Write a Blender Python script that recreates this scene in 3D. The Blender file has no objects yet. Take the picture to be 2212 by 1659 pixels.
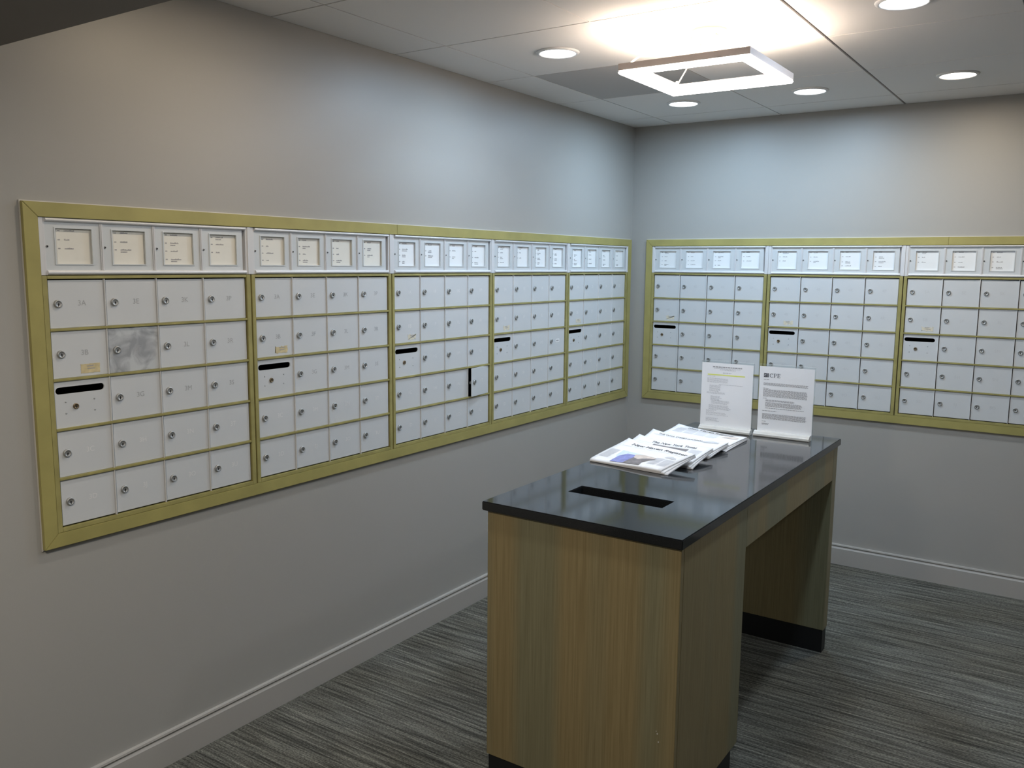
import bpy, bmesh, math, random
from mathutils import Vector, Matrix

# ------------------------------------------------------------------ scene, camera, world, exposure
S = bpy.context.scene
COL = S.collection
PI = math.pi
H = 2.396                                   # ceiling height
CAM = Vector((2.342, -4.7352, 1.5931))
YAW, PIT, ROL, FPX = -0.5944, -0.1374, 0.0093, 1867.45

F = Vector((math.cos(PIT) * math.sin(YAW), math.cos(PIT) * math.cos(YAW), math.sin(PIT)))
R0 = Vector((math.cos(YAW), -math.sin(YAW), 0))
U0 = R0.cross(F)
RR = R0 * math.cos(ROL) + U0 * math.sin(ROL)
UU = U0 * math.cos(ROL) - R0 * math.sin(ROL)
cd = bpy.data.cameras.new('camera')
cd.sensor_width = 36.0
cd.lens = FPX * 36.0 / 2212.0
cd.clip_start = 0.05
cam = bpy.data.objects.new('camera', cd)
M = Matrix((RR, UU, -F)).transposed().to_4x4()
M.translation = CAM
cam.matrix_world = M
COL.objects.link(cam)
S.camera = cam

S.view_settings.view_transform = 'Standard'
S.view_settings.look = 'None'
S.view_settings.gamma = 1.0
S.view_settings.use_curve_mapping = False
S.view_settings.exposure = 0.0

w = bpy.data.worlds.new('world')
S.world = w
w.use_nodes = True
w.node_tree.nodes['Background'].inputs[0].default_value = (0.9, 0.95, 1.0, 1)
w.node_tree.nodes['Background'].inputs[1].default_value = 0.02

COOL = (0.54, 0.76, 1.0)
WARM = (1.0, 0.80, 0.55)
RINGC = (1.0, 0.82, 0.64)
P_DOWN = 8.2                                # watts of each downlight
P_RINGUP = 74.0                             # emission of the ring's upper strip
P_RINGDN = 15.0                              # emission of the ring's lower diffuser

# ------------------------------------------------------------------ materials
def nodes(name):
    m = bpy.data.materials.new(name)
    m.use_nodes = True
    nt = m.node_tree
    return m, nt, nt.nodes['Principled BSDF']

def mat(name, col, rough=0.5, metal=0.0, bump=0.0, bscale=200.0, var=0.0, vscale=8.0, spec=0.5, emit=None, estr=0.0):
    m, nt, b = nodes(name)
    b.inputs['Base Color'].default_value = (*col, 1)
    b.inputs['Roughness'].default_value = rough
    b.inputs['Metallic'].default_value = metal
    b.inputs['Specular IOR Level'].default_value = spec
    tc = nt.nodes.new('ShaderNodeTexCoord')
    if var:
        n = nt.nodes.new('ShaderNodeTexNoise')
        n.inputs['Scale'].default_value = vscale
        n.inputs['Detail'].default_value = 5
        nt.links.new(tc.outputs['Object'], n.inputs['Vector'])
        r = nt.nodes.new('ShaderNodeValToRGB')
        r.color_ramp.elements[0].position = 0.3
        r.color_ramp.elements[1].position = 0.7
        r.color_ramp.elements[0].color = (*[c * (1 - var) for c in col], 1)
        r.color_ramp.elements[1].color = (*[min(1, c * (1 + var)) for c in col], 1)
        nt.links.new(n.outputs[0], r.inputs[0])
        nt.links.new(r.outputs[0], b.inputs['Base Color'])
    if bump:
        n = nt.nodes.new('ShaderNodeTexNoise')
        n.inputs['Scale'].default_value = bscale
        n.inputs['Detail'].default_value = 3
        nt.links.new(tc.outputs['Object'], n.inputs['Vector'])
        bp = nt.nodes.new('ShaderNodeBump')
        bp.inputs['Strength'].default_value = bump
        bp.inputs['Distance'].default_value = 0.002
        nt.links.new(n.outputs[0], bp.inputs['Height'])
        nt.links.new(bp.outputs[0], b.inputs['Normal'])
    if emit:
        b.inputs['Emission Color'].default_value = (*emit, 1)
        b.inputs['Emission Strength'].default_value = estr
    return m

MT = {}
MT['wall'] = mat('wall_paint', (0.39, 0.378, 0.352), 0.46, bump=0.05, bscale=420)
MT['base'] = mat('baseboard_paint', (0.43, 0.41, 0.38), 0.4)
MT['tile'] = mat('ceiling_tile', (0.87, 0.84, 0.82), 0.9, bump=0.15, bscale=300)
MT['darktile'] = mat('ceiling_tile_dark', (0.54, 0.52, 0.51), 0.9, bump=0.15, bscale=300)
MT['tbar'] = mat('ceiling_joint', (0.26, 0.245, 0.24), 0.7)
MT['soffit'] = mat('soffit_shaded', (0.20, 0.18, 0.165), 0.7)  # darkened colour carries the shade of the unlit underside
MT['gold'] = mat('gold_anodized', (0.40, 0.355, 0.125), 0.42, 0.12, var=0.09, vscale=9)
MT['goldbar'] = mat('gold_bar', (0.37, 0.33, 0.125), 0.4, 0.12, var=0.15, vscale=14)
MT['seam'] = mat('gap_shade', (0.035, 0.025, 0.015), 0.8)
MT['caulk'] = mat('caulk', (0.62, 0.60, 0.56), 0.6)
MT['alu'] = mat('white_aluminium', (0.74, 0.74, 0.75), 0.35, 0.15)
MT['aludoor'] = mat('grey_aluminium', (0.665, 0.68, 0.69), 0.42, 0.1)
MT['window'] = mat('directory_door', (0.66, 0.685, 0.695), 0.42, 0.15)
MT['divider'] = mat('divider_white', (0.80, 0.80, 0.80), 0.4, 0.15)
MT['lock'] = mat('lock_metal', (0.42, 0.42, 0.41), 0.48, 0.7)
MT['brass'] = mat('lock_brass', (0.24, 0.18, 0.11), 0.35, 0.8)
MT['black'] = mat('keyhole_black', (0.012, 0.011, 0.010), 0.7)
MT['inside'] = mat('compartment_shade', (0.02, 0.018, 0.016), 0.9)  # near-black colour holds the shade inside the closed compartments
MT['numdark'] = mat('number_grey', (0.42, 0.43, 0.44), 0.4)
MT['numglintfaint'] = mat('number_faint_glint', (0.60, 0.61, 0.62), 0.4)  # fainter glint off the engraved number, put into the colour
MT['numglint'] = mat('number_glint', (0.80, 0.80, 0.80), 0.4)  # highlight on the engraved number, painted as a white colour
MT['card'] = mat('directory_card', (0.82, 0.80, 0.73), 0.8, var=0.02, vscale=20)
MT['cardwhite'] = mat('directory_card_white', (0.86, 0.87, 0.87), 0.8)
MT['ink'] = mat('grey_ink', (0.36, 0.35, 0.36), 0.8)
MT['inkpale'] = mat('pale_ink', (0.56, 0.56, 0.58), 0.8)
MT['inkdark'] = mat('dark_ink', (0.08, 0.08, 0.09), 0.8)
MT['red'] = mat('red_ink', (0.55, 0.12, 0.12), 0.8)
MT['highlight'] = mat('yellow_highlighter', (0.80, 0.83, 0.22), 0.7)
MT['sticker'] = mat('yellowed_sticker', (0.62, 0.52, 0.30), 0.6, var=0.16, vscale=60)
MT['stickerpale'] = mat('worn_sticker', (0.72, 0.66, 0.52), 0.6, var=0.2, vscale=90)
MT['stickerwhite'] = mat('white_sticker', (0.9, 0.9, 0.9), 0.5)
MT['paper'] = mat('sheet_paper', (0.86, 0.86, 0.87), 0.8)
MT['news'] = mat('newsprint', (0.84, 0.83, 0.83), 0.85, var=0.02, vscale=30)
MT['newsedge'] = mat('newsprint_inner', (0.72, 0.70, 0.70), 0.85)
MT['photo_blue'] = mat('photo_blue', (0.23, 0.25, 0.52), 0.7, var=0.2, vscale=60)
MT['photo_sky'] = mat('photo_sky', (0.62, 0.72, 0.80), 0.7, var=0.08, vscale=40)
MT['photo_skin'] = mat('photo_beige', (0.62, 0.54, 0.48), 0.7, var=0.12, vscale=50)
MT['photo_dark'] = mat('photo_dark', (0.20, 0.18, 0.18), 0.7, var=0.25, vscale=50)
MT['kick'] = mat('black_toe_kick', (0.012, 0.012, 0.013), 0.45)
MT['white'] = mat('lamp_white', (0.82, 0.80, 0.79), 0.4)
MT['ringhousing'] = mat('ring_housing', (0.55, 0.49, 0.47), 0.4)
MT['canopy'] = mat('canopy_white', (0.8, 0.77, 0.7), 0.4)
MT['cable'] = mat('lamp_cable', (0.85, 0.78, 0.70), 0.4)
MT['lens_cool'] = mat('lens_cool', (0.9, 0.9, 0.9), 0.4, emit=(0.88, 0.95, 1.0), estr=7.0)
MT['lens_warm'] = mat('lens_warm', (0.9, 0.9, 0.9), 0.4, emit=(1.0, 0.90, 0.78), estr=7.0)
MT['ring_dn'] = mat('ring_diffuser', (0.9, 0.9, 0.9), 0.4, emit=(1.0, 0.90, 0.86), estr=P_RINGDN)
MT['ring_side'] = mat('ring_side_glow', (0.9, 0.85, 0.82), 0.4, emit=(1.0, 0.83, 0.76), estr=0.75)
MT['ring_up'] = mat('ring_upper_diffuser', (0.9, 0.9, 0.9), 0.4, emit=RINGC, estr=P_RINGUP)

# polished black stone
m, nt, b = nodes('black_stone')
b.inputs['Roughness'].default_value = 0.08
b.inputs['IOR'].default_value = 1.55
tc = nt.nodes.new('ShaderNodeTexCoord')
v = nt.nodes.new('ShaderNodeTexVoronoi'); v.inputs['Scale'].default_value = 420
nt.links.new(tc.outputs['Object'], v.inputs['Vector'])
r = nt.nodes.new('ShaderNodeValToRGB')
r.color_ramp.elements[0].position = 0.05; r.color_ramp.elements[0].color = (0.05, 0.055, 0.06, 1)
r.color_ramp.elements[1].position = 0.22; r.color_ramp.elements[1].color = (0.014, 0.016, 0.018, 1)
nt.links.new(v.outputs['Distance'], r.inputs[0]); nt.links.new(r.outputs[0], b.inputs['Base Color'])
MT['stone'] = m

# clear acrylic
m, nt, b = nodes('clear_acrylic')
b.inputs['Base Color'].default_value = (0.97, 0.99, 0.99, 1)
b.inputs['Roughness'].default_value = 0.04
b.inputs['Transmission Weight'].default_value = 1.0
b.inputs['IOR'].default_value = 1.3
MT['acrylic'] = m
m, nt, b = nodes('frosted_acrylic')
b.inputs['Base Color'].default_value = (0.92, 0.90, 0.84, 1)
b.inputs['Roughness'].default_value = 0.25
b.inputs['Transmission Weight'].default_value = 0.25
MT['acrylicbase'] = m

# scuffed door
m, nt, b = nodes('scuffed_aluminium')
b.inputs['Roughness'].default_value = 0.45; b.inputs['Metallic'].default_value = 0.2
tc = nt.nodes.new('ShaderNodeTexCoord')
n = nt.nodes.new('ShaderNodeTexNoise'); n.inputs['Scale'].default_value = 22; n.inputs['Detail'].default_value = 6
n.inputs['Distortion'].default_value = 0.8
nt.links.new(tc.outputs['Object'], n.inputs['Vector'])
r = nt.nodes.new('ShaderNodeValToRGB')
r.color_ramp.elements[0].position = 0.38; r.color_ramp.elements[0].color = (0.36, 0.37, 0.39, 1)
r.color_ramp.elements[1].position = 0.62; r.color_ramp.elements[1].color = (0.62, 0.64, 0.65, 1)
nt.links.new(n.outputs[0], r.inputs[0]); nt.links.new(r.outputs[0], b.inputs['Base Color'])
MT['scuffed'] = m

# wood veneer: vertical grain in object z, leaves side by side
def veneer(name, axis, seed):
    m, nt, b = nodes(name)
    b.inputs['Roughness'].default_value = 0.42
    tc = nt.nodes.new('ShaderNodeTexCoord')
    mp = nt.nodes.new('ShaderNodeMapping')
    mp.inputs['Scale'].default_value = (260, 260, 5) if axis == 'z' else (5, 260, 260)
    mp.inputs['Location'].default_value = (seed, seed * 2, seed * 3)
    nt.links.new(tc.outputs['Object'], mp.inputs['Vector'])
    n = nt.nodes.new('ShaderNodeTexNoise'); n.inputs['Scale'].default_value = 1.0; n.inputs['Detail'].default_value = 5
    nt.links.new(mp.outputs[0], n.inputs['Vector'])
    r = nt.nodes.new('ShaderNodeValToRGB')
    r.color_ramp.elements[0].position = 0.22; r.color_ramp.elements[0].color = (0.222, 0.184, 0.096, 1)
    r.color_ramp.elements[1].position = 0.80; r.color_ramp.elements[1].color = (0.330, 0.280, 0.158, 1)
    nt.links.new(n.outputs[0], r.inputs[0])
    mp2 = nt.nodes.new('ShaderNodeMapping')
    mp2.inputs['Scale'].default_value = (7.5, 7.5, 0.02) if axis == 'z' else (0.3, 7.5, 7.5)
    mp2.inputs['Location'].default_value = (seed + 0.2, seed, 0)
    nt.links.new(tc.outputs['Object'], mp2.inputs['Vector'])
    v = nt.nodes.new('ShaderNodeTexNoise'); v.inputs['Scale'].default_value = 1.0; v.inputs['Detail'].default_value = 0
    nt.links.new(mp2.outputs[0], v.inputs['Vector'])
    r2 = nt.nodes.new('ShaderNodeValToRGB')
    r2.color_ramp.elements[0].position = 0.42; r2.color_ramp.elements[0].color = (0.86, 0.95, 1.02, 1)
    r2.color_ramp.elements[1].position = 0.58; r2.color_ramp.elements[1].color = (1.07, 1.0, 0.90, 1)
    nt.links.new(v.outputs[0], r2.inputs[0])
    mx = nt.nodes.new('ShaderNodeMix'); mx.data_type = 'RGBA'; mx.blend_type = 'MULTIPLY'
    mx.inputs[0].default_value = 1.0
    nt.links.new(r.outputs[0], mx.inputs[6]); nt.links.new(r2.outputs[0], mx.inputs[7])
    nt.links.new(mx.outputs[2], b.inputs['Base Color'])
    bp = nt.nodes.new('ShaderNodeBump'); bp.inputs['Strength'].default_value = 0.08; bp.inputs['Distance'].default_value = 0.001
    nt.links.new(n.outputs[0], bp.inputs['Height']); nt.links.new(bp.outputs[0], b.inputs['Normal'])
    return m
MT['wood'] = veneer('oak_veneer', 'z', 1.3)
MT['wood2'] = veneer('oak_veneer_side', 'z', 4.1)

# striped carpet, threads along x
m, nt, b = nodes('striped_carpet')
b.inputs['Roughness'].default_value = 1.0
b.inputs['Specular IOR Level'].default_value = 0.1
tc = nt.nodes.new('ShaderNodeTexCoord')
def stripes(sx, sy, det=2.0):
    mp = nt.nodes.new('ShaderNodeMapping'); mp.inputs['Scale'].default_value = (sx, sy, 1)
    nt.links.new(tc.outputs['Object'], mp.inputs['Vector'])
    n = nt.nodes.new('ShaderNodeTexNoise'); n.inputs['Scale'].default_value = 1; n.inputs['Detail'].default_value = det
    nt.links.new(mp.outputs[0], n.inputs['Vector'])
    return n.outputs[0]
def ramp(inp, p0, c0, p1, c1):
    r = nt.nodes.new('ShaderNodeValToRGB')
    r.color_ramp.elements[0].position = p0; r.color_ramp.elements[0].color = (*c0, 1)
    r.color_ramp.elements[1].position = p1; r.color_ramp.elements[1].color = (*c1, 1)
    nt.links.new(inp, r.inputs[0]); return r.outputs[0]
def mix(mode, fac, a, c):
    x = nt.nodes.new('ShaderNodeMix'); x.data_type = 'RGBA'; x.blend_type = mode
    x.inputs[0].default_value = fac
    nt.links.new(a, x.inputs[6]); nt.links.new(c, x.inputs[7]); return x.outputs[2]
s1 = ramp(stripes(2.6, 70, 4), 0.34, (0.066, 0.063, 0.055), 0.68, (0.200, 0.192, 0.166))
s2 = ramp(stripes(5.0, 170), 0.36, (0.62, 0.62, 0.62), 0.66, (1.35, 1.35, 1.33))
s3 = ramp(stripes(120, 260, 3), 0.34, (0.55, 0.55, 0.55), 0.66, (1.45, 1.45, 1.45))
s4 = ramp(stripes(1.8, 3.0), 0.35, (0.86, 0.86, 0.82), 0.65, (1.06, 1.10, 1.12))
c = mix('MULTIPLY', 1, mix('MULTIPLY', 1, mix('MULTIPLY', 1, s1, s2), s3), s4)
nt.links.new(c, b.inputs['Base Color'])
bp = nt.nodes.new('ShaderNodeBump'); bp.inputs['Strength'].default_value = 0.6; bp.inputs['Distance'].default_value = 0.003
nt.links.new(stripes(300, 500), bp.inputs['Height']); nt.links.new(bp.outputs[0], b.inputs['Normal'])
MT['carpet'] = m

# ------------------------------------------------------------------ mesh helpers
def box(bm, x0, x1, y0, y1, z0, z1, mi=0):
    vs = [bm.verts.new(p) for p in ((x0, y0, z0), (x1, y0, z0), (x1, y1, z0), (x0, y1, z0),
                                    (x0, y0, z1), (x1, y0, z1), (x1, y1, z1), (x0, y1, z1))]
    for f in ((0, 3, 2, 1), (4, 5, 6, 7), (0, 1, 5, 4), (1, 2, 6, 5), (2, 3, 7, 6), (3, 0, 4, 7)):
        fc = bm.faces.new([vs[i] for i in f]); fc.material_index = mi
    return vs

def prism(bm, pts, axis, a, b_, mi=0):
    """closed outline of (p,q) points extruded from a to b_ along 'x','y' or 'z'"""
    def P(p, q, t):
        return {'x': (t, p, q), 'y': (p, t, q), 'z': (p, q, t)}[axis]
    A = [bm.verts.new(P(p, q, a)) for p, q in pts]
    B = [bm.verts.new(P(p, q, b_)) for p, q in pts]
    n = len(pts)
    fs = [bm.faces.new(A), bm.faces.new(B[::-1])]
    for i in range(n):
        fs.append(bm.faces.new((A[i], B[i], B[(i + 1) % n], A[(i + 1) % n])))
    for f in fs: f.material_index = mi
    return fs

def lathe(bm, prof, seg=24, mi=0, axis='y', c=(0, 0, 0), cap=True):
    """profile of (radius, along) turned round an axis"""
    rings = []
    for r_, t in prof:
        ring = []
        for k in range(seg):
            a = 2 * PI * k / seg
            u, v_ = r_ * math.cos(a), r_ * math.sin(a)
            p = {'y': (u, t, v_), 'z': (u, v_, t), 'x': (t, u, v_)}[axis]
            ring.append(bm.verts.new((p[0] + c[0], p[1] + c[1], p[2] + c[2])))
        rings.append(ring)
    for i in range(len(rings) - 1):
        for k in range(seg):
            f = bm.faces.new((rings[i][k], rings[i][(k + 1) % seg], rings[i + 1][(k + 1) % seg], rings[i + 1][k]))
            f.material_index = mi; f.smooth = True
    if cap:
        for ring in (rings[0], rings[-1]):
            f = bm.faces.new(ring); f.material_index = mi
    return rings

def tube(bm, pts, r_, seg=8, mi=0):
    pts = [Vector(p) for p in pts]
    rings = []
    for i, p in enumerate(pts):
        d = (pts[min(i + 1, len(pts) - 1)] - pts[max(i - 1, 0)]).normalized()
        a = d.cross(Vector((0, 0, 1)))
        if a.length < 1e-4: a = d.cross(Vector((1, 0, 0)))
        a.normalize(); b2 = d.cross(a)
        rings.append([bm.verts.new(p + a * r_ * math.cos(2 * PI * k / seg) + b2 * r_ * math.sin(2 * PI * k / seg)) for k in range(seg)])
    for i in range(len(rings) - 1):
        for k in range(seg):
            f = bm.faces.new((rings[i][k], rings[i][(k + 1) % seg], rings[i + 1][(k + 1) % seg], rings[i + 1][k]))
            f.smooth = True; f.material_index = mi
    bm.faces.new(rings[0]).material_index = mi; bm.faces.new(rings[-1]).material_index = mi

def mesh(name, bm, mats, bevel=0.0, seg=2):
    bmesh.ops.recalc_face_normals(bm, faces=bm.faces)
    if bevel:
        es = [e for e in bm.edges if len(e.link_faces) == 2 and e.calc_face_angle(0) > 0.6]
        bmesh.ops.bevel(bm, geom=es, offset=bevel, segments=seg, affect='EDGES', clamp_overlap=True)
    me = bpy.data.meshes.new(name)
    bm.to_mesh(me); bm.free()
    for k in (mats if isinstance(mats, (list, tuple)) else [mats]):
        me.materials.append(MT[k])
    return me

def link(name, me, parent=None, loc=(0, 0, 0), rot=(0, 0, 0)):
    o = bpy.data.objects.new(name, me)
    COL.objects.link(o)
    o.location = loc; o.rotation_euler = rot
    if parent: o.parent = parent
    return o

def obj(name, bm, mats, parent=None, bevel=0.0, seg=2, loc=(0, 0, 0), rot=(0, 0, 0)):
    return link(name, mesh(name, bm, mats, bevel, seg), parent, loc, rot)

def tag(o, label, cat, group=None):
    o['label'] = label; o['category'] = cat
    if group: o['group'] = group
    return o

def thing(name, label, cat, loc=(0, 0, 0), rotz=0.0, group=None):
    o = bpy.data.objects.new(name, None); COL.objects.link(o)
    o.location = loc; o.rotation_euler = (0, 0, rotz); o.empty_display_size = 0.05
    return tag(o, label, cat, group)

def struct(o):
    o['kind'] = 'structure'; return o

TXT = {}
def text_pts(s, bold=0.0):
    """outline mesh of a string: verts (x,y) with height ~0.7, faces"""
    if (s, bold) in TXT: return TXT[(s, bold)]
    cu = bpy.data.curves.new('t', 'FONT'); cu.body = s; cu.size = 1.0; cu.align_x = 'CENTER'; cu.align_y = 'CENTER'
    cu.offset = bold; cu.resolution_u = 3
    o = bpy.data.objects.new('t', cu); COL.objects.link(o)
    bpy.context.view_layer.update()
    me = bpy.data.meshes.new_from_object(o)
    vs = [(v_.co.x, v_.co.y) for v_ in me.vertices]; fs = [list(p.vertices) for p in me.polygons]
    bpy.data.objects.remove(o); bpy.data.curves.remove(cu); bpy.data.meshes.remove(me)
    TXT[(s, bold)] = (vs, fs)
    return vs, fs

def text_into(bm, s, fn, mi=0, bold=0.0, width=None, size=None):
    vs, fs = text_pts(s, bold)
    wd = max(v_[0] for v_ in vs) - min(v_[0] for v_ in vs)
    k = size if size else width / wd
    kx = width / wd if width else k
    nv = [bm.verts.new(fn(x * kx, y * k)) for x, y in vs]
    for f in fs:
        try:
            bm.faces.new([nv[i] for i in f]).material_index = mi
        except ValueError: pass

# ------------------------------------------------------------------ room shell
FX0, FY0 = 0.0, 0.0
WD = 0.006                      # the trims stand this far proud on either side of the measured plane
S0, UW = 0.0625, 0.6913         # right end of the left run from the corner, bank width
ZD, ZL, ZB = 1.7064, 1.5529, 0.8423
X0 = 0.135
NL, NR = 5, 3
YN, XF = -7.2, 4.2              # near end and right side of the room
T = 0.45

def wall_with_hole(a0, a1, h0, h1, z0, z1, axis):
    bm = bmesh.new()
    def bx(p, q, z_, z2):
        if axis == 'left': box(bm, -T, -WD, p, q, z_, z2)
        else: box(bm, p, q, WD, T, z_, z2)
    bx(a0, a1, 0, z0); bx(a0, a1, z1, H + 0.1); bx(a0, h0, z0, z1); bx(h1, a1, z0, z1)
    return bm
hl0, hl1 = -(S0 + NL * UW) - 0.004, -S0 + 0.004
struct(obj('wall_left', wall_with_hole(YN, T, hl0, hl1, ZB - 0.003, ZD + 0.003, 'left'), 'wall'))
hr0, hr1 = X0 - 0.004, X0 + NR * UW + 0.004
struct(obj('wall_back', wall_with_hole(-WD, XF, hr0, hr1, ZB - 0.003, ZD + 0.003, 'back'), 'wall'))
bm = bmesh.new(); box(bm, XF, XF + 0.1, YN, T, 0, H + 0.1); struct(obj('wall_right', bm, 'wall'))
bm = bmesh.new(); box(bm, -T, XF + 0.1, YN - 0.1, YN, 0, H + 0.1); struct(obj('wall_front', bm, 'wall'))
bm = bmesh.new(); box(bm, -T, XF + 0.1, YN - 0.1, T, -0.1, 0); struct(obj('floor', bm, 'carpet'))

# ceiling: lay-in tiles over a dark reveal
GX0, GX, GY0, GY = 0.2453, 0.61, 0.8751, 0.6107
bm = bmesh.new()
box(bm, -T, XF + 0.1, YN - 0.1, T, H + 0.006, H + 0.1, 0)
gx = [-WD] + [GX0 + GX * k for k in range(8) if GX0 + GX * k < XF] + [XF]
gy = [WD, ] + [-(GY0 - GY)] + [-(GY0 + GY * k) for k in range(12) if GY0 + GY * k < 7.1] + [YN]
g = 0.0030
for i in range(len(gx) - 1):
    for j in range(len(gy) - 1):
        dark = (i == 1 and j == 2)
        ga = 0.0055 if abs(gx[i] - GX0 - 2 * GX) < 1e-6 else g
        gb = 0.0055 if abs(gx[i + 1] - GX0 - 2 * GX) < 1e-6 else g
        box(bm, gx[i] + ga, gx[i + 1] - gb, gy[j + 1] + g, gy[j] - g, H, H + 0.006, 2 if dark else 1)
struct(obj('ceiling', bm, ['tbar', 'tile', 'darktile']))

# lowered soffit over the near part of the room
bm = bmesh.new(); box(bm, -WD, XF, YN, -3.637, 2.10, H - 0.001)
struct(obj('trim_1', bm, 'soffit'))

def baseboard(name, run):
    prof = [(0, 0), (0.014, 0), (0.014, 0.088), (0.009, 0.096), (0.009, 0.100), (0.0135, 0.104), (0.012, 0.110), (0, 0.111)]
    bm = bmesh.new()
    if run == 'left': prism(bm, [(-WD + d, z) for d, z in prof], 'y', YN, WD)      # pts are (x,z)
    else: prism(bm, [(WD - d, z) for d, z in prof], 'x', 0.0, XF)
    return struct(obj(name, bm, 'base'))
baseboard('baseboard_left', 'left')
baseboard('baseboard_back', 'back')

# ------------------------------------------------------------------ mailbox banks
# bank coordinates: x to the right along the wall, -y out of the wall, z up (heights as in the room)
RIM_L, PITCH, ZROW, RPITCH = 0.0145, 0.164, 1.5430, 0.1378
BW = 0.6868                                   # width of a bank's own rim; the rest is the dark crack

bm = bmesh.new()                              # door, origin at its lower left corner
DW, DH = PITCH - 0.0055, RPITCH - 0.0075
box(bm, 0, DW, 0, 0.004, 0, DH)
DOOR = mesh('door', bm, 'aludoor', 0.0012)
DOORSC = DOOR.copy(); DOORSC.materials.clear(); DOORSC.materials.append(MT['scuffed'])

def hole_plate(bm, x0, x1, z0, z1, hole, y0, y1, mi=0):
    """plate in the xz plane with one hole outline (list of x,z)"""
    cx = sum(p[0] for p in hole) / len(hole); cz = sum(p[1] for p in hole) / len(hole)
    out = []
    for px, pz in hole:
        dx, dz = px - cx, pz - cz
        t = min(((x1 - cx) / dx if dx > 1e-9 else (x0 - cx) / dx if dx < -1e-9 else 1e9),
                ((z1 - cz) / dz if dz > 1e-9 else (z0 - cz) / dz if dz < -1e-9 else 1e9))
        out.append((cx + dx * t, cz + dz * t))
    n = len(hole)
    vi = [[bm.verts.new((p[0], y, p[1])) for p in hole] for y in (y0, y1)]
    vo = [[bm.verts.new((p[0], y, p[1])) for p in out] for y in (y0, y1)]
    for i in range(n):
        j = (i + 1) % n
        for k in (0, 1):
            bm.faces.new((vi[k][i], vi[k][j], vo[k][j], vo[k][i])).material_index = mi
        bm.faces.new((vi[0][i], vi[1][i], vi[1][j], vi[0][j])).material_index = mi
        bm.faces.new((vo[0][i], vo[1][i], vo[1][j], vo[0][j])).material_index = mi
    # corners of the outer rectangle that fall between rays
    for k in (0, 1):
        pass
    return vo

def slot_outline(x0, x1, zc, r_, seg=8):
    pts = []
    for k in range(seg + 1):
        a = -PI / 2 + PI * k / seg; pts.append((x1 - r_ + r_ * math.cos(a), zc + r_ * math.sin(a)))
    for k in range(seg + 1):
        a = PI / 2 + PI * k / seg; pts.append((x0 + r_ + r_ * math.cos(a), zc + r_ * math.sin(a)))
    return pts

bm = bmesh.new()                              # plate with the outgoing mail slot, as strips round the hole
sx0, sx1, szc, sr = 0.0035, 0.1445, DH - 0.0265, 0.0098
ol = slot_outline(sx0, sx1, szc, sr)
half = len(ol) // 2
right, left = ol[:half], ol[half:]
for y in (0.0, 0.004):
    def V(p): return bm.verts.new((p[0], y, p[1]))
    a = [V(p) for p in right]; bl = [V(p) for p in left]
    r0, r1 = V((DW, 0)), V((DW, DH)); l0, l1 = V((0, 0)), V((0, DH))
    bm.faces.new(a + [r1, r0])
    bm.faces.new(bl + [l0, l1])
    bm.faces.new([a[-1], bl[0], l1, r1]); bm.faces.new([bl[-1], a[0], r0, l0])
for i in range(len(ol)):
    p, q = ol[i], ol[(i + 1) % len(ol)]
    bm.faces.new([bm.verts.new((p[0], 0, p[1])), bm.verts.new((q[0], 0, q[1])), bm.verts.new((q[0], .004, q[1])), bm.verts.new((p[0], .004, p[1]))])
for p, q in (((0, 0), (DW, 0)), ((DW, 0), (DW, DH)), ((DW, DH), (0, DH)), ((0, DH), (0, 0))):
    bm.faces.new([bm.verts.new((p[0], 0, p[1])), bm.verts.new((q[0], 0, q[1])), bm.verts.new((q[0], .004, q[1])), bm.verts.new((p[0], .004, p[1]))])
bmesh.ops.remove_doubles(bm, verts=bm.verts, dist=1e-6)
for px, pz in ((0.030, 0.072), (0.113, 0.072), (0.030, 0.040), (0.113, 0.040)):       # four plugged screw heads
    lathe(bm, [(0.0028, 0.0), (0.0026, -0.0006), (0.0001, -0.0007)], 10, 1, 'y', (px, 0, pz), cap=False)
SLOT = mesh('slot_plate', bm, ['aludoor', 'numdark'])

def lock_mesh(name, mats, r_=0.0112, h=0.0065):
    bm = bmesh.new()
    lathe(bm, [(r_, 0.0), (r_, -h * 0.5), (r_ * 0.92, -h * 0.8), (r_ * 0.72, -h), (r_ * 0.70, -h * 0.92), (r_ * 0.25, -h * 0.9), (0.0002, -h * 0.9)], 22, 0, 'y')
    prism(bm, [(-0.0011, -r_ * .62), (0.0011, -r_ * .62), (0.0011, r_ * .25), (-0.0011, r_ * .25)], 'y', -h * 0.96, -h * 0.8, 1)
    lathe(bm, [(0.0024, -h * 0.8), (0.0024, -h * 0.965)], 10, 1, 'y', (0, 0, -r_ * 0.12))
    return mesh(name, bm, mats)
LOCK = lock_mesh('lock', ['lock', 'black'])
LOCKB = lock_mesh('lock_old', ['brass', 'black'], 0.0082, 0.004)
LOCKS = lock_mesh('lock_small', ['lock', 'black'], 0.0034, 0.003)

def sticker_mesh(mat_, seed, torn):
    rnd = random.Random(seed)
    bm = bmesh.new()
    w_, h_ = (0.057, 0.027)
    n = 14
    pts = []
    for e in range(4):
        for k in range(n):
            t = k / n
            j = rnd.uniform(0, torn)
            p = {0: (w_ * t, j), 1: (w_ - j, h_ * t), 2: (w_ * (1 - t), h_ - j), 3: (j, h_ * (1 - t))}[e]
            pts.append(p)
    prism(bm, pts, 'y', 0, -0.0006, 0)
    for k, zz in enumerate((0.019, 0.0115)):
        x = 0.018 + 0.002 * k
        for s in range(4):
            ww = rnd.uniform(0.003, 0.006)
            box(bm, x, x + ww, -0.0009, -0.0005, zz, zz + 0.0028, 1); x += ww + 0.001
    return mesh('sticker', bm, [mat_, 'ink'])

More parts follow.
